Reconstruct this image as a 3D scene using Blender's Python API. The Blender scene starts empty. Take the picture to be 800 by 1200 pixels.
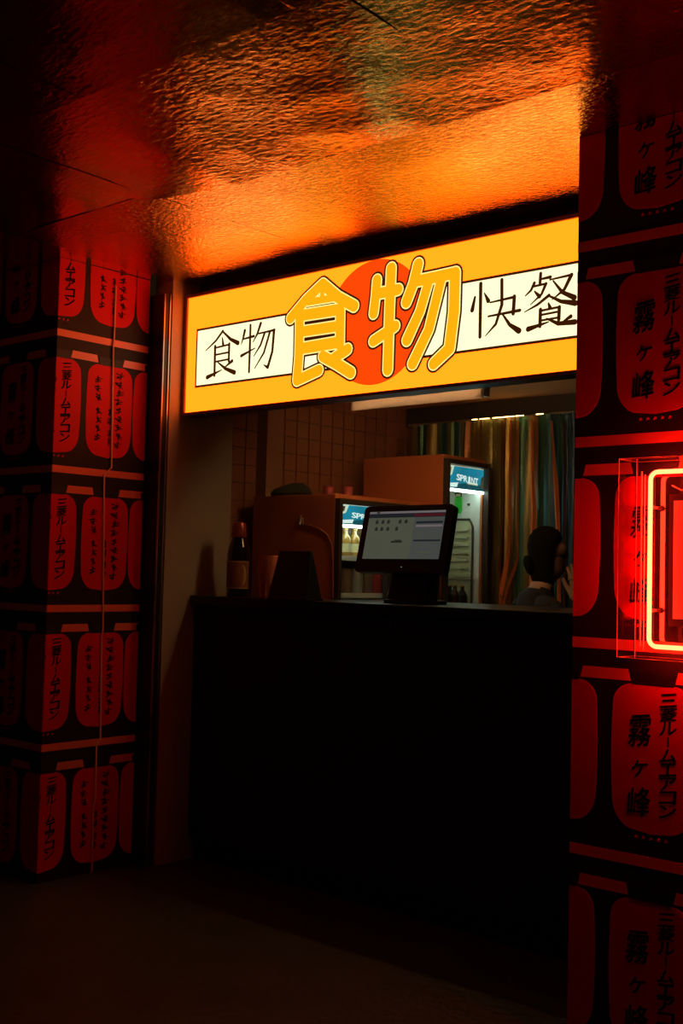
import bpy, bmesh, math, random
from mathutils import Vector, Matrix

# ---------------------------------------------------------------- camera
scene = bpy.context.scene
COL = scene.collection
FPX = 1357.0
YAW, PITCH, ROLL = math.radians(41.4), math.radians(3.03), math.radians(1.41)
CAM = Vector((0, 0, 1.3))
_f = Vector((-math.sin(YAW)*math.cos(PITCH), math.cos(YAW)*math.cos(PITCH), math.sin(PITCH)))
_r0 = Vector((math.cos(YAW), math.sin(YAW), 0))
_u0 = _r0.cross(_f)
_r = _r0*math.cos(ROLL) + _u0*math.sin(ROLL)
_u = -_r0*math.sin(ROLL) + _u0*math.cos(ROLL)
cd = bpy.data.cameras.new('camera')
cam = bpy.data.objects.new('camera', cd)
COL.objects.link(cam)
cd.sensor_fit = 'VERTICAL'; cd.sensor_height = 36.0; cd.lens = FPX/1200*36.0
cd.clip_start = 0.02
M3 = Matrix((_r, _u, -_f)).transposed()
cam.matrix_world = Matrix.Translation(CAM) @ M3.to_4x4()
scene.camera = cam

# ---------------------------------------------------------------- world and exposure
w = bpy.data.worlds.new('night'); scene.world = w; w.use_nodes = True
bg = w.node_tree.nodes['Background']
bg.inputs[0].default_value = (1.0, 0.55, 0.36, 1); bg.inputs[1].default_value = 0.010
vs = scene.view_settings
vs.view_transform = 'Standard'; vs.look = 'None'; vs.gamma = 1; vs.exposure = 0.0
vs.use_curve_mapping = False

# pixel of the 800x1200 photograph -> point on a wall or floor plane
def _ray(x, y): return _f + _r*((x-400)/FPX) - _u*((y-600)/FPX)
def onX(x, y, v): d = _ray(x, y); return CAM + d*((v-CAM.x)/d.x)
def onY(x, y, v): d = _ray(x, y); return CAM + d*((v-CAM.y)/d.y)
def onZ(x, y, v): d = _ray(x, y); return CAM + d*((v-CAM.z)/d.z)

random.seed(4)

# ---------------------------------------------------------------- materials
def mat(name, col, rough=0.6, metal=0.0, emit=None, es=0.0, noise=0.12, nscale=8.0, bump=0.0, bscale=40.0,
        spec=0.5, coat=0.0, trans=0.0):
    m = bpy.data.materials.new(name); m.use_nodes = True
    nt = m.node_tree; b = nt.nodes['Principled BSDF']
    tc = nt.nodes.new('ShaderNodeTexCoord')
    nz = nt.nodes.new('ShaderNodeTexNoise'); nz.inputs['Scale'].default_value = nscale
    nz.inputs['Detail'].default_value = 4
    nt.links.new(tc.outputs['Object'], nz.inputs['Vector'])
    mx = nt.nodes.new('ShaderNodeMix'); mx.data_type = 'RGBA'
    lo = tuple(c*(1-noise) for c in col); hi = tuple(min(1, c*(1+noise)) for c in col)
    mx.inputs['A'].default_value = (*lo, 1); mx.inputs['B'].default_value = (*hi, 1)
    nt.links.new(nz.outputs['Fac'], mx.inputs['Factor'])
    nt.links.new(mx.outputs['Result'], b.inputs['Base Color'])
    b.inputs['Roughness'].default_value = rough; b.inputs['Metallic'].default_value = metal
    b.inputs['Specular IOR Level'].default_value = spec
    b.inputs['Coat Weight'].default_value = coat
    b.inputs['Transmission Weight'].default_value = trans
    if emit:
        b.inputs['Emission Color'].default_value = (*emit, 1); b.inputs['Emission Strength'].default_value = es
    if bump:
        bn = nt.nodes.new('ShaderNodeTexNoise'); bn.inputs['Scale'].default_value = bscale
        bn.inputs['Detail'].default_value = 6
        nt.links.new(tc.outputs['Object'], bn.inputs['Vector'])
        bp = nt.nodes.new('ShaderNodeBump'); bp.inputs['Strength'].default_value = bump
        bp.inputs['Distance'].default_value = 0.01
        nt.links.new(bn.outputs['Fac'], bp.inputs['Height'])
        nt.links.new(bp.outputs['Normal'], b.inputs['Normal'])
    return m

def emis(name, col, es=1.0, noise=0.05, nscale=6):
    m = bpy.data.materials.new(name); m.use_nodes = True
    nt = m.node_tree; nt.nodes.clear()
    o = nt.nodes.new('ShaderNodeOutputMaterial'); e = nt.nodes.new('ShaderNodeEmission')
    tc = nt.nodes.new('ShaderNodeTexCoord'); nz = nt.nodes.new('ShaderNodeTexNoise')
    nz.inputs['Scale'].default_value = nscale
    nt.links.new(tc.outputs['Object'], nz.inputs['Vector'])
    mr = nt.nodes.new('ShaderNodeMapRange')
    mr.inputs['To Min'].default_value = es*(1-noise); mr.inputs['To Max'].default_value = es*(1+noise)
    nt.links.new(nz.outputs['Fac'], mr.inputs['Value'])
    e.inputs['Color'].default_value = (*col, 1)
    nt.links.new(mr.outputs['Result'], e.inputs['Strength'])
    nt.links.new(e.outputs[0], o.inputs['Surface'])
    return m

def clear(name, tint=(1, 1, 1), fres=1.45, rough=0.02, boost=0.0):
    m = bpy.data.materials.new(name); m.use_nodes = True
    nt = m.node_tree; nt.nodes.clear()
    o = nt.nodes.new('ShaderNodeOutputMaterial'); t = nt.nodes.new('ShaderNodeBsdfTransparent')
    g = nt.nodes.new('ShaderNodeBsdfGlossy'); mx = nt.nodes.new('ShaderNodeMixShader')
    lw = nt.nodes.new('ShaderNodeLayerWeight'); lw.inputs['Blend'].default_value = 0.5
    fr = nt.nodes.new('ShaderNodeMath'); fr.operation = 'POWER'; fr.inputs[1].default_value = 5.0
    nt.links.new(lw.outputs['Facing'], fr.inputs[0])
    ad = nt.nodes.new('ShaderNodeMath'); ad.operation = 'ADD'; ad.inputs[1].default_value = boost+((fres-1)/(fres+1))**2
    t.inputs[0].default_value = (*tint, 1); g.inputs['Roughness'].default_value = rough
    nt.links.new(fr.outputs[0], ad.inputs[0]); nt.links.new(ad.outputs[0], mx.inputs[0])
    nt.links.new(t.outputs[0], mx.inputs[1]); nt.links.new(g.outputs[0], mx.inputs[2])
    nt.links.new(mx.outputs[0], o.inputs['Surface'])
    return m

def foil_mat(name='crinkled_foil', rough=0.11, dist=0.0055, s1=80.0, s2=50.0, tint=(0.86, 0.64, 0.09)):
    m = bpy.data.materials.new(name); m.use_nodes = True
    nt = m.node_tree; b = nt.nodes['Principled BSDF']; N = nt.nodes.new; L = nt.links.new
    b.inputs['Metallic'].default_value = 1.0; b.inputs['Roughness'].default_value = rough
    b.inputs['Base Color'].default_value = (*tint, 1)
    ge = N('ShaderNodeNewGeometry'); mp = N('ShaderNodeMapping')
    mp.inputs['Scale'].default_value = (0.55, 1, 1); mp.inputs['Rotation'].default_value = (0, 0, 0.25); L(ge.outputs['Position'], mp.inputs[0])
    n1 = N('ShaderNodeTexNoise'); n1.inputs['Scale'].default_value = s1; n1.inputs['Detail'].default_value = 5
    n1.inputs['Roughness'].default_value = 0.6; n1.inputs['Distortion'].default_value = 0.8
    n2 = N('ShaderNodeTexNoise'); n2.inputs['Scale'].default_value = 2.2; n2.inputs['Detail'].default_value = 2
    v = N('ShaderNodeTexVoronoi'); v.feature = 'DISTANCE_TO_EDGE'; v.inputs['Scale'].default_value = s2
    for n in (n1, n2, v): L(mp.outputs[0], n.inputs['Vector'])
    ad = N('ShaderNodeMath'); ad.operation = 'MULTIPLY_ADD'
    L(v.outputs['Distance'], ad.inputs[0]); ad.inputs[1].default_value = 0.5; L(n1.outputs['Fac'], ad.inputs[2])
    bp = N('ShaderNodeBump'); bp.inputs['Distance'].default_value = dist
    mr = N('ShaderNodeMapRange'); mr.inputs['From Min'].default_value = 0.35; mr.inputs['From Max'].default_value = 0.68
    mr.inputs['To Min'].default_value = 0.35; mr.inputs['To Max'].default_value = 1.0
    L(n2.outputs['Fac'], mr.inputs['Value']); L(mr.outputs[0], bp.inputs['Strength'])
    L(ad.outputs[0], bp.inputs['Height']); L(bp.outputs['Normal'], b.inputs['Normal'])
    return m

K = {}
K['foil'] = foil_mat()
K['foil_crumpled'] = foil_mat('crumpled_foil', 0.13, 0.0016, 60.0, 40.0)
K['black'] = mat('black_paint', (0.012, 0.011, 0.011), 0.5)
K['ceil'] = mat('ceiling_board', (0.03, 0.028, 0.026), 0.8)
K['floor'] = mat('dark_floor', (0.055, 0.065, 0.040), 0.40, noise=0.5, nscale=5, bump=0.6, bscale=28)
K['plaster'] = mat('grey_plaster', (0.42, 0.36, 0.27), 0.85, noise=0.12, nscale=6, bump=0.12, bscale=60)
K['dwall'] = mat('dark_wall', (0.05, 0.04, 0.032), 0.8)
K['icell'] = mat('brown_ceiling', (0.85, 0.44, 0.20), 0.6)
K['grout'] = mat('dark_grout', (0.06, 0.045, 0.035), 0.9)
K['tile'] = mat('glazed_tile', (0.40, 0.17, 0.09), 0.3, noise=0.15, nscale=3)
K['paper'] = mat('dark_print_ground', (0.022, 0.014, 0.012), 0.6, spec=0.25)
K['lantern'] = mat('red_print', (0.74, 0.010, 0.016), 0.6, noise=0.08, nscale=5, spec=0.15)
K['beam'] = mat('pale_red_print', (0.88, 0.20, 0.12), 0.35, noise=0.15, nscale=6)
K['ink'] = mat('black_ink', (0.065, 0.010, 0.010), 0.6, spec=0.15)
K['cap'] = mat('black_print', (0.010, 0.009, 0.009), 0.6)
K['metal'] = mat('brushed_metal', (0.55, 0.50, 0.46), 0.35, 0.9)
K['signpanel'] = emis('sign_orange_film', (1.0, 0.100, 0.0026), 4.8, 0.0)
K['signwhite'] = emis('sign_cream_film', (1.0, 0.90, 0.50), 1.4, 0.0)
K['signdisc'] = emis('sign_red_film', (1.0, 0.055, 0.0015), 1.2, 0.0)
K['signfill'] = emis('sign_letter_film', (1.0, 0.36, 0.0035), 1.25, 0.0)
K['signrim'] = emis('sign_rim_film', (1.0, 0.72, 0.22), 1.4, 0.0)
K['signdark'] = mat('sign_brown_ink', (0.05, 0.014, 0.003), 0.6, emit=(0.05, 0.011, 0.001), es=0.7)
K['casing'] = mat('sign_casing', (0.035, 0.025, 0.022), 0.4)
K['neon'] = emis('neon_glow', (1.0, 0.0150, 0.0050), 66, 0.02)
K['acrylic'] = clear('clear_acrylic', (1, 0.98, 0.98), 1.45, 0.03)
K['acredge'] = mat('acrylic_edge', (0.85, 0.75, 0.75), 0.25, spec=0.8)
K['glossblack'] = mat('gloss_black', (0.015, 0.010, 0.010), 0.05, spec=1.0, noise=0.02)
K['poster'] = mat('poster_paper', (0.80, 0.76, 0.74), 0.5, noise=0.03)
K['counter'] = mat('black_counter', (0.010, 0.009, 0.009), 0.28)
K['counterf'] = mat('black_counter_front', (0.012, 0.010, 0.009), 0.7)
K['bottle'] = mat('dark_bottle_glass', (0.012, 0.009, 0.007), 0.08, coat=1.0)
K['capsule'] = mat('red_capsule', (0.45, 0.10, 0.07), 0.25, 0.5)
K['label'] = mat('bottle_label', (0.30, 0.12, 0.06), 0.5, noise=0.4, nscale=30)
K['labelgold'] = mat('label_gold', (0.75, 0.45, 0.18), 0.35, 0.6)
K['glass'] = mat('tumbler_glass', (0.75, 0.22, 0.12), 0.12, noise=0.5, nscale=25, coat=0.8)
K['plastic'] = mat('black_plastic', (0.012, 0.012, 0.013), 0.35)
K['screen'] = emis('screen_glow', (0.064, 0.067, 0.046), 1.0, 0.06, 8)
K['screenpanel'] = emis('screen_panel', (0.052, 0.056, 0.050), 1.0, 0.05)
K['screenbar'] = emis('screen_bar', (0.012, 0.013, 0.016), 1.0)
K['screenred'] = emis('screen_red', (0.06, 0.006, 0.010), 1.0)
K['screentop'] = emis('screen_top', (0.13, 0.11, 0.12), 1.0)
K['icon'] = emis('screen_icon', (0.018, 0.016, 0.012), 1.0)
K['fridge'] = mat('cooler_enamel', (0.55, 0.17, 0.06), 0.45, noise=0.05)
K['fridge_in'] = mat('cooler_liner', (0.78, 0.83, 0.78), 0.5, noise=0.03)
K['fridge_rib'] = mat('cooler_rib', (0.62, 0.64, 0.42), 0.5)
K['frame'] = mat('cooler_door_frame', (0.045, 0.038, 0.030), 0.4)
K['doorglass'] = clear('cooler_glass', (0.93, 0.97, 0.95), 1.4, 0.02)
K['led'] = emis('cooler_led', (0.80, 1.0, 0.90), 8.0)
K['teal'] = emis('header_teal', (0.012, 0.19, 0.29), 1.15, 0.55, 9)
K['tealdark'] = emis('header_dark_teal', (0.010, 0.08, 0.10), 1.0, 0.2)
K['headwhite'] = emis('header_white', (0.80, 0.95, 0.90), 1.0)
K['headcream'] = emis('header_cream', (0.75, 0.85, 0.62), 0.9)
K['amber'] = mat('amber_bottle', (0.42, 0.24, 0.05), 0.15, coat=0.6, emit=(0.4, 0.2, 0.03), es=0.0)
K['goldlabel'] = mat('pale_label', (0.75, 0.70, 0.40), 0.5)
K['can'] = mat('can_brown', (0.25, 0.16, 0.12), 0.3, 0.4)
K['cangrey'] = mat('can_grey', (0.45, 0.46, 0.44), 0.3, 0.5)
K['canred'] = mat('can_red', (0.40, 0.06, 0.06), 0.3, 0.4)
K['green'] = mat('green_print', (0.03, 0.60, 0.05), 0.5, emit=(0.02, 0.55, 0.03), es=0.0, noise=0.3, nscale=60)
K['bulb'] = emis('fluorescent_glow', (1.0, 0.55, 0.22), 55.0, 0.0)
K['curtain_glow'] = emis('warm_glow', (1.0, 0.62, 0.20), 7.0, 0.02)
def frosted(name, col, through):
    m = bpy.data.materials.new(name); m.use_nodes = True
    nt = m.node_tree; nt.nodes.clear()
    o = nt.nodes.new('ShaderNodeOutputMaterial'); d = nt.nodes.new('ShaderNodeBsdfDiffuse'); t = nt.nodes.new('ShaderNodeBsdfTranslucent')
    mx = nt.nodes.new('ShaderNodeMixShader'); mx.inputs[0].default_value = through
    d.inputs[0].default_value = (*col, 1); t.inputs[0].default_value = (*col, 1)
    nt.links.new(d.outputs[0], mx.inputs[1]); nt.links.new(t.outputs[0], mx.inputs[2]); nt.links.new(mx.outputs[0], o.inputs['Surface'])
    return m
K['tube'] = frosted('frosted_lip', (0.75, 0.62, 0.55), 0.03)
K['cable'] = mat('pale_seam', (0.92, 0.50, 0.36), 0.3)  # left pillar seam, pale because its gleam is put into the colour
K['cloth'] = mat('dark_cloth', (0.03, 0.035, 0.02), 0.9)
K['pinkcup'] = mat('pink_cup', (0.45, 0.10, 0.12), 0.4)
K['skin'] = mat('skin', (0.35, 0.20, 0.13), 0.55)
K['hair'] = mat('black_hair', (0.006, 0.005, 0.004), 0.9, bump=0.5, bscale=120, spec=0.15)
K['shirt'] = mat('dark_shirt', (0.009, 0.010, 0.013), 0.9)
K['trousers'] = mat('dark_trousers', (0.015, 0.015, 0.02), 0.9)
for n, c in dict(gold=(0.42, 0.30, 0.09), green=(0.06, 0.17, 0.11), teal=(0.035, 0.12, 0.13), blue=(0.02, 0.06, 0.11),
                 copper=(0.30, 0.13, 0.05), olive=(0.26, 0.23, 0.08), orange=(0.95, 0.26, 0.07)).items():  # orange holds the reflected warm light of the turned strips
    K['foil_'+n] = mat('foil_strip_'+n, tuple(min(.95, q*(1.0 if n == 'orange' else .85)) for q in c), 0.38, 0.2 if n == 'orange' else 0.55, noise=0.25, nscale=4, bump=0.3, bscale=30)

# ---------------------------------------------------------------- mesh helpers
class MB:
    def __init__(s): s.v = []; s.f = []; s.mi = []
    def add(s, vs, fs, mi=0):
        o = len(s.v); s.v += [tuple(p) for p in vs]
        for f in fs: s.f.append([i+o for i in f]); s.mi.append(mi)
        return s
    def box(s, x0, x1, y0, y1, z0, z1, mi=0):
        return s.add([(x0,y0,z0),(x1,y0,z0),(x1,y1,z0),(x0,y1,z0),(x0,y0,z1),(x1,y0,z1),(x1,y1,z1),(x0,y1,z1)],
              [(0,3,2,1),(4,5,6,7),(0,1,5,4),(1,2,6,5),(2,3,7,6),(3,0,4,7)], mi)
    def lathe(s, prof, n=24, c=(0, 0, 0), mi=0, caps=True):
        vs = []; fs = []
        for r, z in prof:
            for k in range(n):
                a = 2*math.pi*k/n; vs.append((c[0]+r*math.cos(a), c[1]+r*math.sin(a), c[2]+z))
        for i in range(len(prof)-1):
            for k in range(n):
                k2 = (k+1) % n; fs.append((i*n+k, i*n+k2, (i+1)*n+k2, (i+1)*n+k))
        if caps:
            fs.append(tuple(range(n-1, -1, -1))); fs.append(tuple((len(prof)-1)*n+k for k in range(n)))
        return s.add(vs, fs, mi)
    def tube(s, pts, r, n=8, mi=0, closed=False):
        pts = [Vector(p) for p in pts]; m = len(pts); vs = []; fs = []; ref = None
        for i, p in enumerate(pts):
            a = pts[(i-1) % m] if (closed or i > 0) else p
            b = pts[(i+1) % m] if (closed or i < m-1) else p
            t = (b-a).normalized()
            if ref is None: ref = Vector((0, 0, 1)) if abs(t.z) < 0.9 else Vector((1, 0, 0))
            u = (ref - t*ref.dot(t)).normalized(); ref = u; q = t.cross(u)
            rr = r[i] if isinstance(r, (list, tuple)) else r
            for k in range(n):
                an = 2*math.pi*k/n; vs.append(p + u*(rr*math.cos(an)) + q*(rr*math.sin(an)))
        for i in range(m if closed else m-1):
            j = (i+1) % m
            for k in range(n):
                k2 = (k+1) % n; fs.append((i*n+k, i*n+k2, j*n+k2, j*n+k))
        if not closed:
            fs.append(tuple(range(n-1, -1, -1))); fs.append(tuple((m-1)*n+k for k in range(n)))
        return s.add(vs, fs, mi)
    def prism(s, poly, d, axis, base, mi=0):
        """poly: 2-D outline; extruded from 'base' by d along axis ('y': (x,z), 'x': (y,z), 'z': (x,y))."""
        def P(a, b, h): return {'y': (a, h, b), 'x': (h, a, b), 'z': (a, b, h)}[axis]
        n = len(poly)
        vs = [P(a, b, base) for a, b in poly] + [P(a, b, base+d) for a, b in poly]
        fs = [tuple(range(n)), tuple(range(2*n-1, n-1, -1))] + [(i, (i+1) % n, (i+1) % n+n, i+n) for i in range(n)]
        return s.add(vs, fs, mi)
    def mesh(s, name, mats, smooth=False, bevel=0):
        me = bpy.data.meshes.new(name); me.from_pydata([tuple(v) for v in s.v], [], s.f)
        for m in (mats if isinstance(mats, (list, tuple)) else [mats]): me.materials.append(K[m] if isinstance(m, str) else m)
        for p, i in zip(me.polygons, s.mi): p.material_index = i
        bm = bmesh.new(); bm.from_mesh(me); bmesh.ops.recalc_face_normals(bm, faces=bm.faces)
        if bevel: bmesh.ops.bevel(bm, geom=list(bm.edges), offset=bevel, segments=2, affect='EDGES', profile=0.5)
        bm.to_mesh(me); bm.free()
        if smooth:
            for p in me.polygons: p.use_smooth = True
            try: me.set_sharp_from_angle(angle=math.radians(40))
            except Exception: pass
        return me
    def build(s, name, mats, parent=None, smooth=False, bevel=0, loc=None):
        return obj(name, s.mesh(name, mats, smooth, bevel), parent, loc)

def obj(name, me, parent=None, loc=None, rot=None):
    o = bpy.data.objects.new(name, me); COL.objects.link(o)
    if parent:
        o.parent = parent
        # things are built in world coordinates; cancel the parent's own placement
        if loc is None and parent.get('_abs', 0): o.matrix_parent_inverse = Matrix.Translation(-Vector(parent.location))
    if loc is not None: o.location = loc
    if rot is not None: o.rotation_euler = rot
    return o
def world_loc(o):
    p = Vector(o.location)
    return p
def thing(name, label, cat, loc=(0, 0, 0), group=None, kind=None):
    o = bpy.data.objects.new(name, None); COL.objects.link(o); o.location = loc; o['_abs'] = 1
    o.empty_display_size = 0.05
    return tag(o, label, cat, group, kind)
def tag(o, label=None, cat=None, group=None, kind=None):
    if label: o['label'] = label
    if cat: o['category'] = cat
    if group: o['group'] = group
    if kind: o['kind'] = kind
    return o
def struct(o, label, cat): return tag(o, label, cat, kind='structure')

def glyph_mesh(chars, place, mat_, bold=0.0, shear=0.0):
    """One flat mesh of characters; place = list of (cx, cz, w, h). Lies in the XZ plane, facing -Y."""
    vs = []; fs = []
    for ch, (cx, cz, wd, ht) in zip(chars, place):
        c = bpy.data.curves.new('glyph', 'FONT'); c.body = ch; c.resolution_u = 2
        o = bpy.data.objects.new('glyph', c); COL.objects.link(o)
        bpy.context.view_layer.update()
        dg = bpy.context.evaluated_depsgraph_get()
        me = bpy.data.meshes.new_from_object(o.evaluated_get(dg))
        if len(me.vertices):
            xs = [v.co.x for v in me.vertices]; ys = [v.co.y for v in me.vertices]
            x0, x1, y0, y1 = min(xs), max(xs), min(ys), max(ys)
            sx = wd/max(x1-x0, 0.25); sz = ht/max(y1-y0, 0.12 if ch != 'ー' else 0.8)
            for shx, shz in ((0, 0), (-bold, 0), (bold, 0), (0, bold), (0, -bold)):
                b = len(vs)
                for v in me.vertices:
                    px, py = v.co.x-(x0+x1)/2+shx, v.co.y-(y0+y1)/2+shz
                    if ch == 'ー': px, py = py*1.0, -px*1.0; vs.append((cx+px*wd*0.7, 0, cz+py*ht*0.9)); continue
                    vs.append((cx+px*sx+0.06*py*sz, 0, cz+py*sz+shear*px*sx))
                for p in me.polygons: fs.append([i+b for i in p.vertices])
                if not bold: break
        bpy.data.objects.remove(o); bpy.data.curves.remove(c); bpy.data.meshes.remove(me)
    me = bpy.data.meshes.new('lettering'); me.from_pydata(vs, [], fs); me.materials.append(K[mat_])
    return me

def strokes(polys, y, rad, conv):
    """Round-ended strokes on the plane Y = y. polys: list of (points, scale or per-point scales)."""
    mb = MB()
    for pts, sc in polys:
        P = [conv(*p) for p in pts]
        S = sc if isinstance(sc, (list, tuple)) else [sc]*len(P)
        for (x, z), s_ in zip(P, S):
            n = 14; r = rad(s_)
            mb.add([(x+r*math.cos(2*math.pi*k/n), y, z+r*math.sin(2*math.pi*k/n)) for k in range(n)], [tuple(range(n))])
        for i in range(len(P)-1):
            a, b = Vector(P[i]), Vector(P[i+1]); d = b-a
            if d.length < 1e-6: continue
            n = Vector((-d.y, d.x)).normalized(); ra, rb = rad(S[i]), rad(S[i+1])
            q = [a+n*ra, a-n*ra, b-n*rb, b+n*rb]
            mb.add([(p.x, y, p.y) for p in q], [(0, 1, 2, 3)])
    return mb

ZC = 2.60          # height of the foil ceiling
# ================================================================ the setting
o = MB().add([(-7, -2.5, 0), (2.5, -2.5, 0), (2.5, 5.6, 0), (-7, 5.6, 0)], [(0, 1, 2, 3)]).build('floor', 'floor')
struct(o, 'dark uneven concrete floor in front of the counter', 'floor')

ceil = MB().box(-7, 2.5, -2.5, 3.56, ZC+0.012, ZC+0.10).build('ceiling', 'ceil')
struct(ceil, 'low ceiling covered with crinkled reflective foil', 'ceiling')
from mathutils import noise as mnoise
def foil_sheet(x0, x1, y0, y1, seed, drop=0.0, amp=1.0):
    n = 44; rs = random.Random(seed); tx, ty = rs.uniform(-.0015, .0015), rs.uniform(-.0015, .0015); dz = rs.uniform(-.0003, .0003)
    vs = []; fs = []
    for j in range(n+1):
        for i in range(n+1):
            u, v = i/n, j/n; x = x0+(x1-x0)*u; y = y0+(y1-y0)*v
            h = mnoise.noise(Vector((x*2.3, y*2.3, seed*1.7)))*0.0015 + mnoise.noise(Vector((x*9, y*7, seed*3.1)))*0.0006
            h += abs(mnoise.noise(Vector((x*4.1+y*2, y*4-x, seed))))*0.0015
            z = ZC + dz + h*amp + tx*(u-.5)*0.6 + ty*(v-.5)*0.6 - drop*max(0, min(1, (x+3.25)/.5))*v**1.8*(0.85+0.3*mnoise.noise(Vector((x*1.7, seed, 0))))
            vs.append((x, y, min(z, ZC+0.0115)))
    for j in range(n):
        for i in range(n):
            a = j*(n+1)+i; fs.append((a, a+n+1, a+n+2, a+1))
    mb = MB(); mb.add(vs, fs)
    return mb
sd = 0
SEAM = 2.55
for row, (y0, y1) in enumerate(((0.2, 1.10), (1.02, 1.83), (1.78, SEAM), (SEAM-0.04, 3.50))):
    xs = [-4.95, -3.98, -3.16, -2.52, -1.72, -0.80, 0.3]
    off = 0.0 if row > 1 else random.uniform(-.12, .12)
    for a, b in zip(xs[:-1], xs[1:]):
        sd += 1; left = b < -3.7
        near = row == 3
        if left and row > 0: continue
        ye = 3.50 if left else y1
        if left: off_ = 0
        else: off_ = off
        foil_sheet(a+off_-(0.02 if not left else 0), b+off_+0.02, y0, ye, sd, 0.0 if (near or left) else (0.046 if row == 2 else 0.035), 1.0 if near else 2.0).build(
            'foil_sheet', 'foil' if near else 'foil_crumpled', ceil, smooth=True)

# shop front wall above the opening, interior walls and ceiling
o = MB().box(-4.11, -1.2, 3.505, 3.57, 2.03, ZC+0.01).build('wall_front', 'dwall')
struct(o, 'dark wall strip above the shop opening behind the sign', 'wall')
o = MB().box(-4.11, -3.99, 3.345, 3.737, 0, 2.03).box(-4.11, -3.99, 3.345, 3.505, 2.03, ZC+0.01).build('wall_jamb', 'plaster')
struct(o, 'grey plastered wall end beside the counter', 'wall')
o = MB().box(-4.11, -1.2, 3.57, 5.40, 2.25, 2.33).build('ceiling_shop', 'icell')
struct(o, 'low brown ceiling inside the food stall', 'ceiling')
o = MB().box(-4.3, -1.2, 5.32, 5.42, 0, 2.25).build('wall_back', 'dwall')
struct(o, 'dark back wall behind the foil curtain', 'wall')
o = MB().box(-1.30, -1.2, 3.57, 5.32, 0, 2.25).build('wall_right', 'dwall')
struct(o, 'dark right side wall of the stall', 'wall')
wl = MB().box(-4.3, -4.112, 3.30, 5.32, 0, 2.33).build('wall_left', 'grout')
struct(wl, 'tiled left side wall of the stall with dark grout', 'wall')
tl = MB().box(0, 0.010, 0, 0.0845, 0, 0.0845).mesh('tile', 'tile', bevel=0.002)
for i in range(17):
    for j in range(13):
        y = 3.752+i*0.0905; z = 1.125+j*0.0866
        if y+0.0845 > 5.315 or z+0.0845 > 2.252: continue
        t = obj('tile', tl, wl, (-4.112+random.uniform(-.0006, .0006), y, z))
o = MB().box(-4.10, -4.03, 4.005, 4.115, 0, 2.25).build('trim_1', mat('brown_casing', (0.40, 0.22, 0.15), 0.6))
struct(o, 'brown boxed pipe casing running up the tiled wall', 'trim')
o = MB().box(-4.10, -1.30, 5.19, 5.31, 2.145, 2.252).build('trim_2', 'dwall')
struct(o, 'dark beam above the foil curtain', 'trim')
o = MB().box(-7.0, -5.302, 3.10, 3.295, 0, ZC+0.012).build('wall_alley_left', 'dwall')
struct(o, 'plain dark wall beyond the left lantern-print pillar', 'wall')
o = MB().box(-0.598, 2.5, 3.30, 3.50, 0, ZC+0.012).build('wall_alley_right', 'dwall')
struct(o, 'plain dark wall beyond the neon pillar', 'wall')
# dark post with bright metal edges between pillar and plaster
po = thing('door_post', 'dark post with two thin bright metal edges between pillar and plastered wall', 'post', (-4.04, 3.32, 0))
MB().box(-4.10, -3.995, 3.302, 3.343, 0, 2.53).build('post_body', 'black', po)
MB().box(-3.997, -3.990, 3.300, 3.305, 0, 2.53).build('metal_edge', 'metal', po)
MB().box(-3.997, -3.990, 3.331, 3.336, 0, 2.53).build('metal_edge', 'metal', po)

# ================================================================ lantern-print pillars
PER = 0.578
STRIPE = [2.286+PER-0.004, 2.283, 1.708, 1.124, 0.550]     # heights of the pale printed beams
def lantern_outline(w_, top, bot):
    pts = []
    rt, rb = 0.060, 0.085
    h = w_/2
    def arc(cx, cz, r, a0, a1, rz=None):
        rz = rz or r
        for k in range(8):
            a = math.radians(a0+(a1-a0)*k/7); pts.append((cx+r*math.cos(a), cz+rz*math.sin(a)))
    arc(h-rt, top-rt*0.95, rt, 0, 90, rt*0.95)
    pts[-1] = (h-rt, top); pts.append((0, top+0.008)); arc(-(h-rt), top-rt*0.95, rt, 90, 180, rt*0.95)
    for k in range(1, 5):
        t = k/5; z = (top-rt)+(bot+rb-(top-rt))*t; pts.append((-h-0.004*math.sin(math.pi*t), z))
    arc(-(h-rb*0.8), bot+rb, rb*0.8, 180, 270, rb); pts.append((0, bot-0.006)); arc(h-rb*0.8, bot+rb, rb*0.8, 270, 360, rb)
    for k in range(1, 5):
        t = k/5; z = (bot+rb)+((top-rt)-(bot+rb))*t; pts.append((h+0.004*math.sin(math.pi*t), z))
    return pts
def clip_poly(poly, lo, hi, axis):
    for lim, sgn in ((lo, 1), (hi, -1)):
        out = []
        for i in range(len(poly)):
            a, b = poly[i-1], poly[i]
            ia, ib = (a[axis]-lim)*sgn >= 0, (b[axis]-lim)*sgn >= 0
            if ia != ib:
                t = (lim-a[axis])/(b[axis]-a[axis]); out.append((a[0]+(b[0]-a[0])*t, a[1]+(b[1]-a[1])*t))
            if ib: out.append(b)
        poly = out
        if not poly: return []
    return poly

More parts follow.
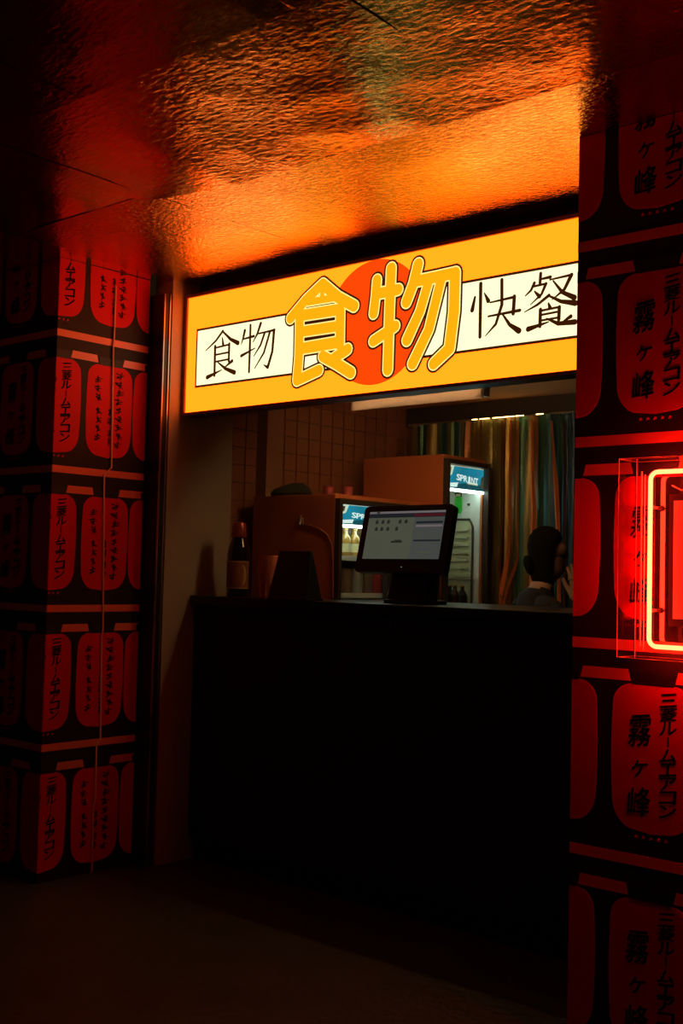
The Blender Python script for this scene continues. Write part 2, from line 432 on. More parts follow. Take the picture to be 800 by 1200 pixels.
LW = 0.238
COLR = '三菱ルームエアコン'
letterA_right = glyph_mesh(COLR, [(0.047, -0.142-k*0.0372, 0.048, 0.035) for k in range(9)], 'ink', 0.022, 0.14)
letterA_left = glyph_mesh('霧ヶ峰', [(-0.036, -0.232, 0.066, 0.086), (-0.036, -0.334, 0.048, 0.044), (-0.036, -0.425, 0.066, 0.078)], 'ink', 0.016, 0.14)
def scribble(seed):
    """brush-written columns too blurred to read in the photograph: short tapered strokes only"""
    rs = random.Random(seed); P = []
    for cx, z0, z1, wd in ((-0.060, -0.165, -0.265, .022), (-0.056, -0.300, -0.440, .020), (0.004, -0.300, -0.360, .012), (0.004, -0.39, -0.44, .012), (0.052, -0.135, -0.455, .026)):
        z = z0
        while z > z1:
            for q in range(3):
                a = rs.uniform(-0.5, 0.3); l = wd*rs.uniform(.5, 1.0); dx = rs.uniform(-.3, .3)*wd; zz = z-q*0.008
                P.append(([(cx+dx-l*math.cos(a)*.7, zz-l*math.sin(a)*.7), (cx+dx+l*math.cos(a)*.7, zz+l*math.sin(a)*.7)], (rs.uniform(.7, 1.2), .5)))
            dx = rs.uniform(-.4, .4)*wd
            P.append(([(cx+dx, z+.006), (cx+dx*.6, z-.012), (cx+dx-.3*wd, z-.024)], (1, .9, .4)))
            z -= 0.038
    mb = strokes(P, 0, lambda s_: 0.0034*s_, lambda a, b: (a, b))
    return mb.mesh('lettering', 'ink')
letterB = scribble(11)
lan_cache = {}
def print_face(pillar, axis, plane, out, u0, u1, centres, tiers=STRIPE, ztop=ZC):
    """axis 'y': face of constant Y, u = X; axis 'x': face of constant X, u = Y. out = +-1 outward direction.
       centres: list of (u, kind)."""
    e = 0.0012*out
    def rotz(): return 0.0 if axis == 'y' else math.pi/2
    for s in tiers:
        # beams: long pale stripe, short boards between lanterns
        if s+0.017 < ztop:
            MB().prism([(u0, s-0.015), (u1, s-0.015), (u1, s+0.015), (u0, s+0.015)], e, axis, plane).build('printed_beam', 'beam', pillar)
        for (c, kd) in centres:
            top, bot = s-0.104, s-0.502
            if bot < 0.0: continue
            poly = clip_poly(lantern_outline(LW, top, bot), 0.02, ztop-0.001, 1)
            poly = [(a+c, b) for a, b in poly]
            poly = clip_poly(poly, u0, u1, 0)
            if len(poly) < 3: continue
            mb = MB().prism(poly, e, axis, plane)
            lan = mb.build('printed_lantern', 'lantern', pillar)
            # boards left and right of the black cap
            if top+0.05 < ztop:
                for a, b in ((c+0.066, c+PITCHU-0.066),):
                    q = clip_poly([(a, s-0.098), (b, s-0.098), (b-0.008, s-0.066), (a+0.008, s-0.066)], u0, u1, 0)
                    if len(q) > 2: MB().prism(q, e*0.8, axis, plane).build('printed_board', 'beam', pillar)
                q = [(c-0.061, top-0.002), (c+0.061, top-0.002), (c+0.063, top+0.032), (c-0.063, top+0.032)]
                q = clip_poly(q, u0, u1, 0)
                if len(q) > 2: MB().prism(q, e*1.7, axis, plane).build('printed_cap', 'cap', lan)
            for li, me in enumerate({'A': (letterA_right, letterA_left), 'B': (letterB,), '': ()}[kd]):
                vs = [(v.co.x, v.co.z) for v in me.vertices]
                vb = []; ff = []
                pp = e*1.9
                for p in me.polygons:
                    q = [(c+vs[i][0], s+vs[i][1]) for i in p.vertices]
                    q = clip_poly(q, u0, u1, 0)
                    if len(q) > 2: q = clip_poly(q, 0.0, ztop-.002, 1)
                    if len(q) > 2:
                        ff.append(list(range(len(vb), len(vb)+len(q))))
                        vb += [(a, plane+pp, b) if axis == 'y' else (plane+pp, a, b) for a, b in q]
                if ff:
                    m2 = MB(); m2.add(vb, ff); m2.build('lettering', 'ink', lan)
            if bot-0.04 > 0.02 and kd == 'A':
                mb = MB()
                for k in range(5):
                    a = c-0.05+k*0.022; q = clip_poly([(a, bot-.022), (a+.010, bot-.020), (a+.008, bot-.014), (a+.003, bot-.013)], u0, u1, 0)
                    if len(q) > 2: mb.prism(q, e, axis, plane)
                if mb.v: mb.build('printed_footer', 'lantern', lan)

PITCHU = 0.286
LX, LY = -4.09, 2.81
lp = thing('lantern_print_pillar', 'square pillar papered with red lantern print, thin pale seam down its side', 'pillar', (-4.6, 3.05, 0))
MB().box(-5.3, LX, LY, 3.295, 0, ZC+0.012).build('pillar_core', 'paper', lp)
PITCHU = 0.274
print_face(lp, 'x', LX, 1, LY, 3.294, [(2.817, 'A'), (3.091, 'B'), (3.342, '')])
print_face(lp, 'y', LY, -1, -5.29, LX, [(LX-0.007, ''), (LX-0.281, 'A'), (LX-0.555, 'B'), (LX-0.829, 'A')])
PITCHU = 0.289
rp = thing('lantern_print_pillar', 'square pillar papered with lantern print carrying the red neon frame', 'pillar', (-1.2, 3.2, 0))
MB().box(-1.71, -0.60, 2.96, 3.50, 0, ZC+0.012).build('pillar_core', 'paper', rp)
print_face(rp, 'y', 2.96, -1, -1.71, -0.60, [(-1.749, ''), (-1.460, 'A'), (-1.171, 'B'), (-0.882, 'A'), (-0.60, '')],
           tiers=[2.850, 2.270, 1.696, 1.120, 0.536])

# seam of the print as a thin tube, its gleam put into the colour
pts = []
for (x, ya, yb) in ((135, 335, 398), (132, 404, 548), (122, 556, 738), (119, 745, 866), (113, 872, 935), (109, 945, 1022)):
    pts += [onX(x+ (0.6 if x > 130 else 0), ya, LX+0.006), onX(x-1.5, yb, LX+0.006)]
o = MB().tube(pts, 0.0040, 6).build('cable', 'cable', smooth=True)
tag(o, 'thin pale seam line running down the side of the lantern-print pillar', 'cable')

# ================================================================ illuminated shop sign
SY = 3.42
S2 = lambda x, y: (lambda p: (p.x, p.z))(onY(x, y, SY))
SX0, SX1, SZ0, SZ1 = -3.968, -1.762, 2.003, 2.525
sg = thing('shop_sign', 'long orange backlit sign with four small and two big characters over the counter', 'sign', (-2.866, 3.46, 2.0))
MB().box(SX0-0.017, SX1+0.017, SY+0.004, 3.500, SZ0-0.012, SZ1+0.014).build('casing', 'casing', sg)
mb = MB(); a = 0.012
mb.box(SX0-0.017, SX1+0.017, SY-0.010, SY+0.004, SZ1, SZ1+0.014).box(SX0-0.017, SX1+0.017, SY-0.010, SY+0.004, SZ0-0.012, SZ0)
mb.box(SX0-0.017, SX0, SY-0.010, SY+0.004, SZ0, SZ1).box(SX1, SX1+0.017, SY-0.010, SY+0.004, SZ0, SZ1)
mb.build('edge_frame', mat('sign_frame', (0.25, 0.09, 0.05), 0.5), sg)
def quad(x0, x1, z0, z1, y): return MB().add([(x0, y, z0), (x1, y, z0), (x1, y, z1), (x0, y, z1)], [(0, 1, 2, 3)])
quad(SX0, SX1, SZ0, SZ1, SY).build('light_panel', 'signpanel', sg)
BX0, BX1, BZ0, BZ1 = -3.908, -1.824, 2.112, 2.378
quad(BX0, BX1, BZ0, BZ1, SY-0.0006).build('band_border', 'signdark', sg)
quad(BX0+.010, BX1-.010, BZ0+.010, BZ1-.010, SY-0.0012).build('white_band', 'signwhite', sg)
n = 64
MB().add([(-2.868+0.246*math.cos(2*math.pi*k/n), SY-0.0018, 2.279+0.246*math.sin(2*math.pi*k/n)) for k in range(n)], [tuple(range(n))]).build('red_disc', 'signdisc', sg)
def cv_big(x, y): return S2(320+x*0.3, 290+y*0.3)
big = {
 'food': [([(195,143),(130,205),(70,277)],1), ([(195,143),(255,195),(318,230)],1), ([(195,150),(193,205)],.45),
   ([(140,214),(245,196)],.62), ([(112,266),(260,243)],1.02), ([(108,330),(262,307)],.95), ([(108,396),(262,370)],1.05),
   ([(106,262),(103,420),(95,518)],1), ([(264,246),(262,380)],1), ([(95,520),(180,480)],.98),
   ([(195,425),(250,455),(305,490)],1), ([(292,398),(240,432)],1)],
 'thing': [([(407,128),(403,185),(394,258)],.95), ([(405,182),(490,165)],.95), ([(463,82),(456,250),(449,478)],1),
   ([(393,366),(435,338),(478,308)],.95), ([(568,66),(550,140),(522,214)],1), ([(562,132),(640,116),(712,100)],.95),
   ([(712,100),(708,250),(690,395),(628,455)],[1,1,1.0,.95]), ([(612,124),(575,250),(524,362)],[.9,.9,1]),
   ([(660,116),(610,320),(546,454)],[.9,.9,1])]}
for nm, st in big.items():
    ch = strokes(st, SY-0.0024, lambda s_: 0.0205*s_+0.0150, cv_big).build('big_character', 'signdark', sg)
    strokes(st, SY-0.0030, lambda s_: 0.0205*s_+0.0070, cv_big).build('pale_rim', 'signrim', ch)
    strokes(st, SY-0.0036, lambda s_: 0.0205*s_+0.0022, cv_big).build('orange_fill', 'signfill', ch)
def cv_l(x, y): return S2(200+x*0.3, 250+y*0.3)
def cv_r(x, y): return S2(430+x*0.325, 250+y*0.325)
small = [
 (cv_l, [([(205,460),(178,498),(138,537)],[1,.9,.4]), ([(205,462),(235,492),(264,507)],[.7,1.2,1.7]), ([(203,487),(206,512)],[.6,1.2]),
   ([(172,527),(232,512)],.7), ([(175,520),(172,634)],[1.2,1.1]), ([(230,510),(228,577)],1.1), ([(177,553),(228,543)],.7), ([(177,580),(228,570)],.7),
   ([(144,641),(200,612)],[1.6,.4]), ([(186,583),(215,607),(250,622)],[.5,1.2,1.7]), ([(241,577),(214,600)],[1.3,.5])]),
 (cv_l, [([(291,458),(285,485),(277,512)],[1.2,1,.4]), ([(284,492),(326,480)],[.6,1.0]), ([(313,437),(310,540),(307,620)],[1,1.1,1.0]),
   ([(277,557),(330,527)],[1.2,.4]), ([(353,430),(340,470),(323,503)],[1.2,1,.4]), ([(345,470),(407,456)],[.6,.9]),
   ([(405,456),(398,540),(380,602),(364,592)],[1.2,1.1,1.2,.3]), ([(368,468),(352,515),(326,558)],[1,.9,.4]), ([(389,462),(365,545),(329,606)],[1,.9,.4])]),
 (cv_r, [([(390,303),(380,350)],[.8,1.4]), ([(411,254),(408,446)],[1.2,1.1]), ([(424,288),(438,316)],[.4,1.4]),
   ([(445,322),(532,302)],[.5,.9]), ([(487,240),(487,330),(465,400),(428,442)],[1.1,1.1,.9,.3]), ([(532,300),(528,362)],1.2),
   ([(438,372),(552,350)],[.6,1.0]), ([(490,365),(515,402),(548,424)],[.6,1.1,1.8])]),
 (cv_r, [([(627,217),(624,258)],1), ([(627,238),(662,230)],[.6,1]), ([(604,252),(592,278),(572,298)],[1,.8,.4]), ([(602,264),(646,254)],.7),
   ([(646,254),(630,292),(590,330)],[1,.8,.3]), ([(605,282),(622,300)],[.5,1.3]), ([(660,240),(738,222)],[.5,.8]), ([(738,222),(712,275),(668,312)],[1.2,1,.3]),
   ([(672,244),(705,285),(748,304)],[.5,1.1,1.6]), ([(657,296),(615,330),(568,357)],[1,.8,.3]), ([(657,298),(700,318),(752,324)],[.6,1.1,1.7]),
   ([(655,325),(660,340)],[.6,1.2]), ([(626,352),(694,338)],.7), ([(626,347),(624,408)],1.1), ([(694,338),(692,384)],1.1), ([(628,367),(690,355)],.65), ([(628,387),(690,376)],.65),
   ([(582,418),(655,392)],[1.6,.4]), ([(648,380),(690,398),(750,392)],[.5,1.2,1.6]), ([(735,372),(705,392)],[1.2,.4])])]
for cv, st in small:
    strokes(st, SY-0.0024, lambda s_: 0.0062*s_, cv).build('small_character', 'signdark', sg)

# ================================================================ neon frame on the right pillar
NX0, NX1, NZ0, NZ1 = -1.512, -0.972, 1.092, 1.630
ns = thing('neon_frame_sign', 'red neon tube frame in a clear acrylic case around a small poster', 'neon sign', (-1.242, 2.95, 1.09))
MB().box(NX0+0.055, NX1-0.055, 2.944, 2.952, NZ0+0.045, NZ1-0.045).build('back_panel', 'glossblack', ns)
for (x0, x1, z0, z1, y0, y1) in ((NX0, NX0+.004, NZ0, NZ1, 2.85, 2.957), (NX1-.004, NX1, NZ0, NZ1, 2.85, 2.957),
                                 (NX0, NX1, NZ0, NZ0+.004, 2.85, 2.957), (NX0, NX1, NZ1-.004, NZ1, 2.85, 2.957)):
    MB().box(x0, x1, y0, y1, z0, z1).build('case_side', 'acrylic', ns)
MB().add([(NX0, 2.8502, NZ0), (NX1, 2.8502, NZ0), (NX1, 2.8502, NZ1), (NX0, 2.8502, NZ1)], [(0, 1, 2, 3)]).build('case_front', 'acrylic', ns)
def rrect(x0, x1, z0, z1, r, y, n=6):
    P = []
    for cx, cz, a0 in ((x1-r, z1-r, 0), (x0+r, z1-r, 90), (x0+r, z0+r, 180), (x1-r, z0+r, 270)):
        for k in range(n+1):
            a = math.radians(a0+90*k/n); P.append((cx+r*math.cos(a), y, cz+r*math.sin(a)))
    return P
for y in (2.851, 2.955):
    MB().tube([(NX0, y, NZ0), (NX1, y, NZ0), (NX1, y, NZ1), (NX0, y, NZ1)], 0.0018, 6, closed=True).build('case_edge', 'acredge', ns)
for (x, z) in ((NX0, NZ0), (NX1, NZ0), (NX0, NZ1), (NX1, NZ1)):
    MB().tube([(x, 2.851, z), (x, 2.955, z)], 0.0018, 6).build('case_edge', 'acredge', ns)
MB().tube([(NX0+.030, 2.925, NZ0+.03), (NX0+.030, 2.925, NZ1-.03)], 0.0030, 8).build('hanging_rod', 'acredge', ns)
MB().tube([(NX0+.045, 2.915, NZ0+.02), (NX0+.045, 2.915, NZ1-.04)], 0.0016, 8).build('supply_wire', 'acredge', ns)
MB().tube(rrect(-1.446, -1.038, 1.124, 1.595, 0.022, 2.906), 0.0062, 10, closed=True).build('neon_tube', 'neon', ns, smooth=True)
for (x, z) in ((-1.446, 1.50), (-1.446, 1.22), (-1.038, 1.50), (-1.038, 1.22), (-1.242, 1.595), (-1.242, 1.124)):
    MB().lathe([(0.004, 0), (0.004, 0.03), (0.008, 0.03), (0.008, 0.036)], 10).build('tube_clip', 'acredge', ns).matrix_parent_inverse = Matrix.Translation(-Vector(ns.location)) @ Matrix.Translation((x, 2.944, z)) @ Matrix.Rotation(math.radians(90), 4, 'X')
MB().box(-1.402, -1.082, 2.928, 2.943, 1.180, 1.535).build('poster_frame', 'black', ns)
MB().box(-1.388, -1.096, 2.9255, 2.929, 1.200, 1.517).build('poster', 'poster', ns)
MB().tube([(-1.40, 2.940, 1.56), (-1.37, 2.935, 1.545), (-1.33, 2.933, 1.572), (-1.29, 2.935, 1.548), (-1.25, 2.937, 1.57)], 0.002, 6).build('loose_wire', 'acredge', ns, smooth=True)

# ================================================================ counter
CZ = 1.184
ct = thing('service_counter', 'black service counter below the illuminated sign', 'counter', (-2.6, 3.85, 0))
MB().prism([(-3.988, 3.50), (-1.31, 3.50), (-1.31, 4.16), (-3.40, 4.16), (-3.40, 3.855), (-3.988, 3.855)], 0.04, 'z', CZ-0.04).build('worktop', 'counter', ct, bevel=0.004)
MB().box(-3.988, -1.31, 3.53, 3.56, 0.10, CZ-0.04).build('front_panel', 'counterf', ct)
MB().box(-3.988, -1.31, 3.57, 3.60, 0, 0.10).build('kick_plate', 'counterf', ct)
MB().box(-3.985, -3.955, 3.56, 3.80, 0, CZ-0.04).build('end_panel', 'counterf', ct)
MB().box(-1.345, -1.315, 3.575, 4.13, 0, CZ-0.04).build('end_panel', 'counterf', ct)
MB().box(-3.35, -1.345, 3.585, 4.13, 0.5, 0.525).build('inner_shelf', 'counterf', ct)

# bottle, tumbler, tent card
bl = thing('bottle', 'dark round-shouldered bottle with red cap and gold edged label on the counter', 'bottle', (-3.815, 3.632, CZ))
bx, by = -3.815, 3.632
MB().lathe([(0.046, 0), (0.052, 0.006), (0.053, 0.02), (0.053, 0.185), (0.051, 0.205), (0.046, 0.228), (0.038, 0.250), (0.034, 0.262), (0.032, 0.29)], 28, (bx, by, CZ)).build('glass_body', 'bottle', bl, smooth=True)
MB().lathe([(0.036, 0.268), (0.036, 0.285), (0.034, 0.300), (0.031, 0.322), (0.028, 0.331), (0.010, 0.336)], 28, (bx, by, CZ)).build('cap', 'capsule', bl, smooth=True)
def arc_label(mbx, r, a0, a1, z0, z1, mi=0, n=18):
    vs = []; fs = []
    for k in range(n+1):
        a = math.radians(a0+(a1-a0)*k/n)
        for z in (z0, z1): vs.append((bx+r*math.cos(a), by+r*math.sin(a), CZ+z))
    for k in range(n): fs.append((2*k, 2*k+2, 2*k+3, 2*k+1))
    mbx.add(vs, fs, mi); return mbx
lab = arc_label(MB(), 0.0534, -125, 15, 0.035, 0.160).build('label', 'label', bl, smooth=True)
mb = MB(); arc_label(mb, 0.0538, -125, 15, 0.155, 0.159); arc_label(mb, 0.0538, -125, 15, 0.036, 0.040); arc_label(mb, 0.0538, 12, 15, 0.036, 0.159, n=2); arc_label(mb, 0.0538, -125, -122, 0.036, 0.159, n=2)
mb.build('gold_border', 'labelgold', lab, smooth=True)
vs = []; fs = []; n = 20                                  # crescent on the label
for k in range(n+1):
    t = -1+2*k/n
    for wdt in (0, 1):
        a = math.radians(-28+ (26*math.sqrt(max(0, 1-t*t)) - wdt*(14*math.sqrt(max(0, 1-t*t)))))
        vs.append((bx+0.0540*math.cos(a), by+0.0540*math.sin(a), CZ+0.097+t*0.048))
for k in range(n): fs.append((2*k, 2*k+2, 2*k+3, 2*k+1))
MB().add(vs, fs).build('crescent', 'labelgold', lab, smooth=True)

gp = onZ(313.5, 701, CZ)
gl = thing('tumbler', 'tall ribbed drinking glass between the dark bottle and black stand', 'glass', (gp.x, gp.y, CZ))
MB().lathe([(0.036, 0.0), (0.037, 0.004), (0.041, 0.07), (0.044, 0.085), (0.046, 0.185), (0.043, 0.185), (0.041, 0.09), (0.037, 0.075), (0.033, 0.010)], 24, (gp.x, gp.y, CZ)).build('glass_wall', 'glass', gl, smooth=True)
mb = MB()
for k in range(12):
    a = 2*math.pi*k/12
    mb.tube([(gp.x+0.0375*math.cos(a), gp.y+0.0375*math.sin(a), CZ+0.006), (gp.x+0.0415*math.cos(a), gp.y+0.0415*math.sin(a), CZ+0.07)], 0.0028, 6)
mb.build('ribs', 'glass', gl, smooth=True)
tp = onZ(345, 703, CZ)
td = thing('menu_stand', 'plain black slanted stand on the counter beside the tumbler', 'stand', (tp.x, tp.y, CZ))
mb = MB(); hx = 0.112; hy = 0.05
mb.add([(tp.x-hx, tp.y-hy, CZ), (tp.x+hx, tp.y-hy, CZ), (tp.x+hx, tp.y+hy, CZ), (tp.x-hx, tp.y+hy, CZ),
        (tp.x-hx*.80, tp.y-hy*.15, CZ+0.205), (tp.x+hx*.80, tp.y-hy*.15, CZ+0.205), (tp.x+hx*.80, tp.y+hy*.15, CZ+0.205), (tp.x-hx*.80, tp.y+hy*.15, CZ+0.205)],
       [(0,3,2,1),(4,5,6,7),(0,1,5,4),(1,2,6,5),(2,3,7,6),(3,0,4,7)])
mb.build('stand_body', 'plastic', td, bevel=0.003)
MB().box(tp.x-hx*1.02, tp.x+hx*1.02, tp.y-hy*1.05, tp.y+hy*1.05, CZ, CZ+0.008).build('foot_plate', 'plastic', td, bevel=0.002)

# point-of-sale screen
ps = thing('till_screen', 'black touch-screen till showing a pale menu page on the counter', 'monitor', (-2.86, 3.66, CZ))
BLp = onY(415, 670, 3.64); BRp = onY(520, 671.5, 3.64)
TLp = onY(430, 593.5, 3.715); TRp = onY(530.5, 591, 3.715)
ex = (BRp-BLp).normalized(); ez = ((TLp+TRp)/2-(BLp+BRp)/2).normalized(); ey = ez.cross(ex).normalized()
SW = (BRp-BLp).length; SH = ((TLp+TRp)/2-(BLp+BRp)/2).length
SC = (BLp+BRp)/2
Mscr = Matrix((ex, ey, ez)).transposed().to_4x4(); Mscr.translation = SC      # local: x right, y back, z up
def scr(mb): mb.v = [tuple(Mscr @ Vector(v)) for v in mb.v]; return mb
def rr_poly(x0, x1, z0, z1, r, n=5):
    return [(p[0], p[2]) for p in rrect(x0, x1, z0, z1, r, 0, n)]
scr(MB().prism(rr_poly(-SW/2, SW/2, 0, SH, 0.018), 0.032, 'y', 0.0)).build('bezel', 'plastic', ps)
sx0, sx1, sz0, sz1 = -SW/2+0.031, SW/2-0.036, 0.056, SH-0.024
def sq(x0, x1, z0, z1, y): return scr(MB().add([(x0, y, z0), (x1, y, z0), (x1, y, z1), (x0, y, z1)], [(0, 1, 2, 3)]))
sc_ = sq(sx0, sx1, sz0, sz1, -0.0006).build('display', 'screen', ps)
sw_, sh_ = sx1-sx0, sz1-sz0
def fr(a, b, c, d, lay, m, nm): return sq(sx0+a*sw_, sx0+b*sw_, sz0+c*sh_, sz0+d*sh_, -0.0006-0.0004*lay).build(nm, m, sc_)
fr(0, 1, .955, .995, 1, 'screentop', 'title_bar'); fr(0, 1, .865, .952, 1, 'screenbar', 'menu_bar'); fr(.60, .99, .880, .935, 2, 'screenred', 'alert_strip')
fr(.62, 1, .0, .865, 1, 'screenpanel', 'order_panel'); fr(.645, .985, .73, .775, 2, 'screenbar', 'field_bar'); fr(.645, .985, .66, .70, 2, 'screentop', 'text_field')
fr(.645, .985, .36, .395, 2, 'screenbar', 'total_bar'); fr(.72, .90, .13, .15, 2, 'screen', 'total_line')
fr(.10, .14, .958, .992, 2, 'icon', 'title_mark')
for rowz, cols in ((.77, (.12, .20, .275, .43, .51)), (.62, (.125, .20, .28, .40))):
    for k, cx in enumerate(cols):
        ic = fr(cx-.019, cx+.019, rowz-.03, rowz+.03, 1, 'icon', 'menu_icon'); fr(cx-.010, cx+.013, rowz+.03, rowz+.052, 1, 'icon', 'menu_icon')
fr(.35, .50, .335, .375, 1, 'icon', 'menu_button'); fr(.395, .48, .375, .395, 1, 'icon', 'menu_button')
scr(MB().lathe([(0.003, 0), (0.003, 0.001)], 10)).build('power_light', emis('power_led', (0.4, 0.55, 0.3), 0.6), ps)
ps.children[-1].matrix_parent_inverse = Matrix.Translation(-Vector(ps.location)) @ Matrix.Translation(Mscr @ Vector((0.015, -0.001, 0.022)) - SC)
mb = MB(); b0 = onY(475, 709, 3.66)
cx = SC.x+0.03
mb.add([(cx-0.10, 3.64, CZ), (cx+0.102, 3.64, CZ), (cx+0.102, 3.80, CZ), (cx-0.10, 3.80, CZ),
        (cx-0.10, 3.64, CZ+0.016), (cx+0.102, 3.64, CZ+0.016), (cx+0.102, 3.80, CZ+0.016), (cx-0.10, 3.80, CZ+0.016)],
       [(0,3,2,1),(4,5,6,7),(0,1,5,4),(1,2,6,5),(2,3,7,6),(3,0,4,7)])
mb.build('stand_foot', 'plastic', ps, bevel=0.004)
z1 = SC.z+0.10
mb = MB().add([(cx-0.098, 3.655, CZ+.01), (cx+0.10, 3.655, CZ+.01), (cx+0.10, 3.74, CZ+.01), (cx-0.098, 3.74, CZ+.01),
        (cx-0.075, 3.69, z1), (cx+0.095, 3.69, z1), (cx+0.095, 3.76, z1), (cx-0.075, 3.76, z1)],
       [(0,3,2,1),(4,5,6,7),(0,1,5,4),(1,2,6,5),(2,3,7,6),(3,0,4,7)])
mb.build('stand_neck', 'plastic', ps, bevel=0.006)
MB().tube([(cx+0.085, 3.70, SC.z+0.01), (cx+0.107, 3.69, CZ+0.08), (cx+0.103, 3.68, CZ+0.03), (cx+0.11, 3.70, CZ+0.02)], 0.0025, 6).build('power_lead', 'plastic', ps, smooth=True)

# ================================================================ glass-door drinks coolers
XF, XB = -3.43, -3.985
def cooler(label, y0, y1, zt, doors, xb=XB):
    c = thing('drinks_cooler', label, 'cooler', ((XF+xb)/2, (y0+y1)/2, 0), 'glass-door drinks coolers')
    t = 0.035
    MB().box(xb, XF-0.03, y0, y0+t, 0.06, zt).build('side_panel', 'fridge', c, bevel=0.003)
    MB().box(xb, XF-0.03, y1-t, y1, 0.06, zt).build('side_panel', 'fridge', c, bevel=0.003)
    MB().box(xb, xb+0.03, y0+t, y1-t, 0.06, zt).build('rear_panel', 'fridge_in', c)
    MB().box(xb, XF-0.03, y0+t, y1-t, zt-0.03, zt).build('top_panel', 'fridge', c)
    MB().box(xb, XF-0.03, y0+t, y1-t, 0.06, 0.22).build('motor_base', 'frame', c)
    for yy in (y0+0.03, y1-0.07):
        for xx in (xb+0.03, XF-0.09): MB().box(xx, xx+0.04, yy, yy+0.04, 0, 0.06).build('foot', 'frame', c)
    for yy, d in ((y0+t, 0.004), (y1-t-0.004, 0.004)):
        MB().box(xb+0.03, XF-0.04, yy, yy+d, 0.22, zt-0.03).build('liner', 'fridge_in', c)
    n = len(doors)
    for (a, b) in doors:
        d = MB(); fr_ = 0.022
        d.box(XF-0.03, XF, a, a+fr_, 0.08, zt-0.02).box(XF-0.03, XF, b-fr_, b, 0.08, zt-0.02)
        d.box(XF-0.03, XF, a+fr_, b-fr_, 0.08, 0.14).box(XF-0.03, XF, a+fr_, b-fr_, zt-0.045, zt-0.02)
        dd = d.build('door', 'frame', c, bevel=0.002)
        MB().box(XF-0.017, XF-0.013, a+fr_, b-fr_, 0.14, zt-0.045).build('pane', 'doorglass', dd)
        MB().box(XF, XF+0.014, b-0.018, b-0.006, 0.9, 1.12).build('handle', 'metal', dd)
    return c
def header(c, a, b, z0, z1, zt, word=True):
    """lit picture strip behind the top of the glass"""
    x = XF-0.026
    h = MB().box(x-0.03, x, a, b, z0, z1).build('header_box', 'headcream', c)
    q = lambda pts, m, nm, k: MB().prism(pts, 0.0006*k, 'x', x).build(nm, m, h)
    w_ = b-a; H_ = z1-z0
    P = lambda u, v: (a+u*w_, z0+v*H_)
    q([P(0, .02), P(1, .02), P(1, .98), P(.20, .98), P(.14, .60), P(0, .42)], 'teal', 'header_picture', 1)
    q([P(0, .02), P(1, .02), P(1, .22), P(.75, .30), P(.45, .28), P(.27, .2), P(.18, .06)], 'tealdark', 'header_dark_print', 2)  # darker part of the printed picture
    q([P(.05, .06), P(.27, .08), P(.30, .28), P(.06, .22)], 'headwhite', 'header_white_print', 3)  # white part of the printed picture
    if word:
        q([P(.90, .12), P(.99, .12), P(.99, .70), P(.93, .62)], 'goldlabel', 'header_figure', 3)
    q([P(.06, .66), P(.10, .66), P(.12, .92), P(.08, .92)], 'goldlabel', 'header_bottle', 3)
    MB().box(x-0.028, x+0.004, a, b, z0-0.012, z0).build('light_tube', 'led', c)
    me = glyph_mesh('SPRINT', [(.30*w_+k*.098*w_, 0, .088*w_, .26*H_) for k in range(6)], 'headwhite', 0.03)
    m2 = MB(); m2.add([(x+0.0026, a+v.co.x, z0+.56*H_+v.co.z-0.06*v.co.x) for v in me.vertices], [list(p.vertices) for p in me.polygons])
    m2.build('header_word', 'headwhite', h)
    q([P(.55, .27), P(.83, .24), P(.83, .33), P(.55, .36)], 'headcream', 'header_subtitle', 3)

# far, taller cooler
F2 = (4.690, 5.072, 1.912)
c2 = cooler('taller single-door drinks cooler with ribbed white liner beside the foil curtain', F2[0], F2[1], F2[2], [(F2[0], F2[1])])
header(c2, F2[0]+0.024, F2[1]-0.03, 1.745, 1.862, F2[2])
yl = F2[1]-0.035-0.004
rec = MB(); 
MB().box(-3.90, XF-0.085, yl-0.010, yl, 0.45, 1.590).build('ribbed_liner', 'fridge_rib', c2)
for k in range(7):
    z = 1.545-k*0.040
    MB().box(-3.88, XF-0.10, yl-0.022, yl-0.009, z-0.006, z+0.006).build('liner_rib', 'fridge_rib', c2)
MB().tube([(XF-.075, yl-.012, 0.5), (XF-.075, yl-.012, 1.56), (XF-.095, yl-.012, 1.60), (-3.90, yl-.012, 1.605)], 0.006, 8).build('liner_bead', 'frame', c2, smooth=True)
MB().lathe([(0.008, 0), (0.006, 0.01)], 10).build('screw_cap', 'frame', c2, loc=None).matrix_parent_inverse = Matrix.Translation(-Vector(c2.location)) @ Matrix.Translation((XF-0.11, yl, 1.68)) @ Matrix.Rotation(math.radians(90), 4, 'X')
for zz in (1.285, 1.10, 0.8):
    mb = MB()
    for k in range(12):
        x = -3.93+k*0.038; mb.tube([(x, F2[0]+.04, zz), (x, yl, zz)], 0.0025, 6)
    for y in (F2[0]+.045, (F2[0]+yl)/2, yl-.012): mb.tube([(-3.94, y, zz-0.003), (XF-.06, y, zz-0.003)], 0.0035, 6)
    mb.build('wire_shelf', 'metal', c2)
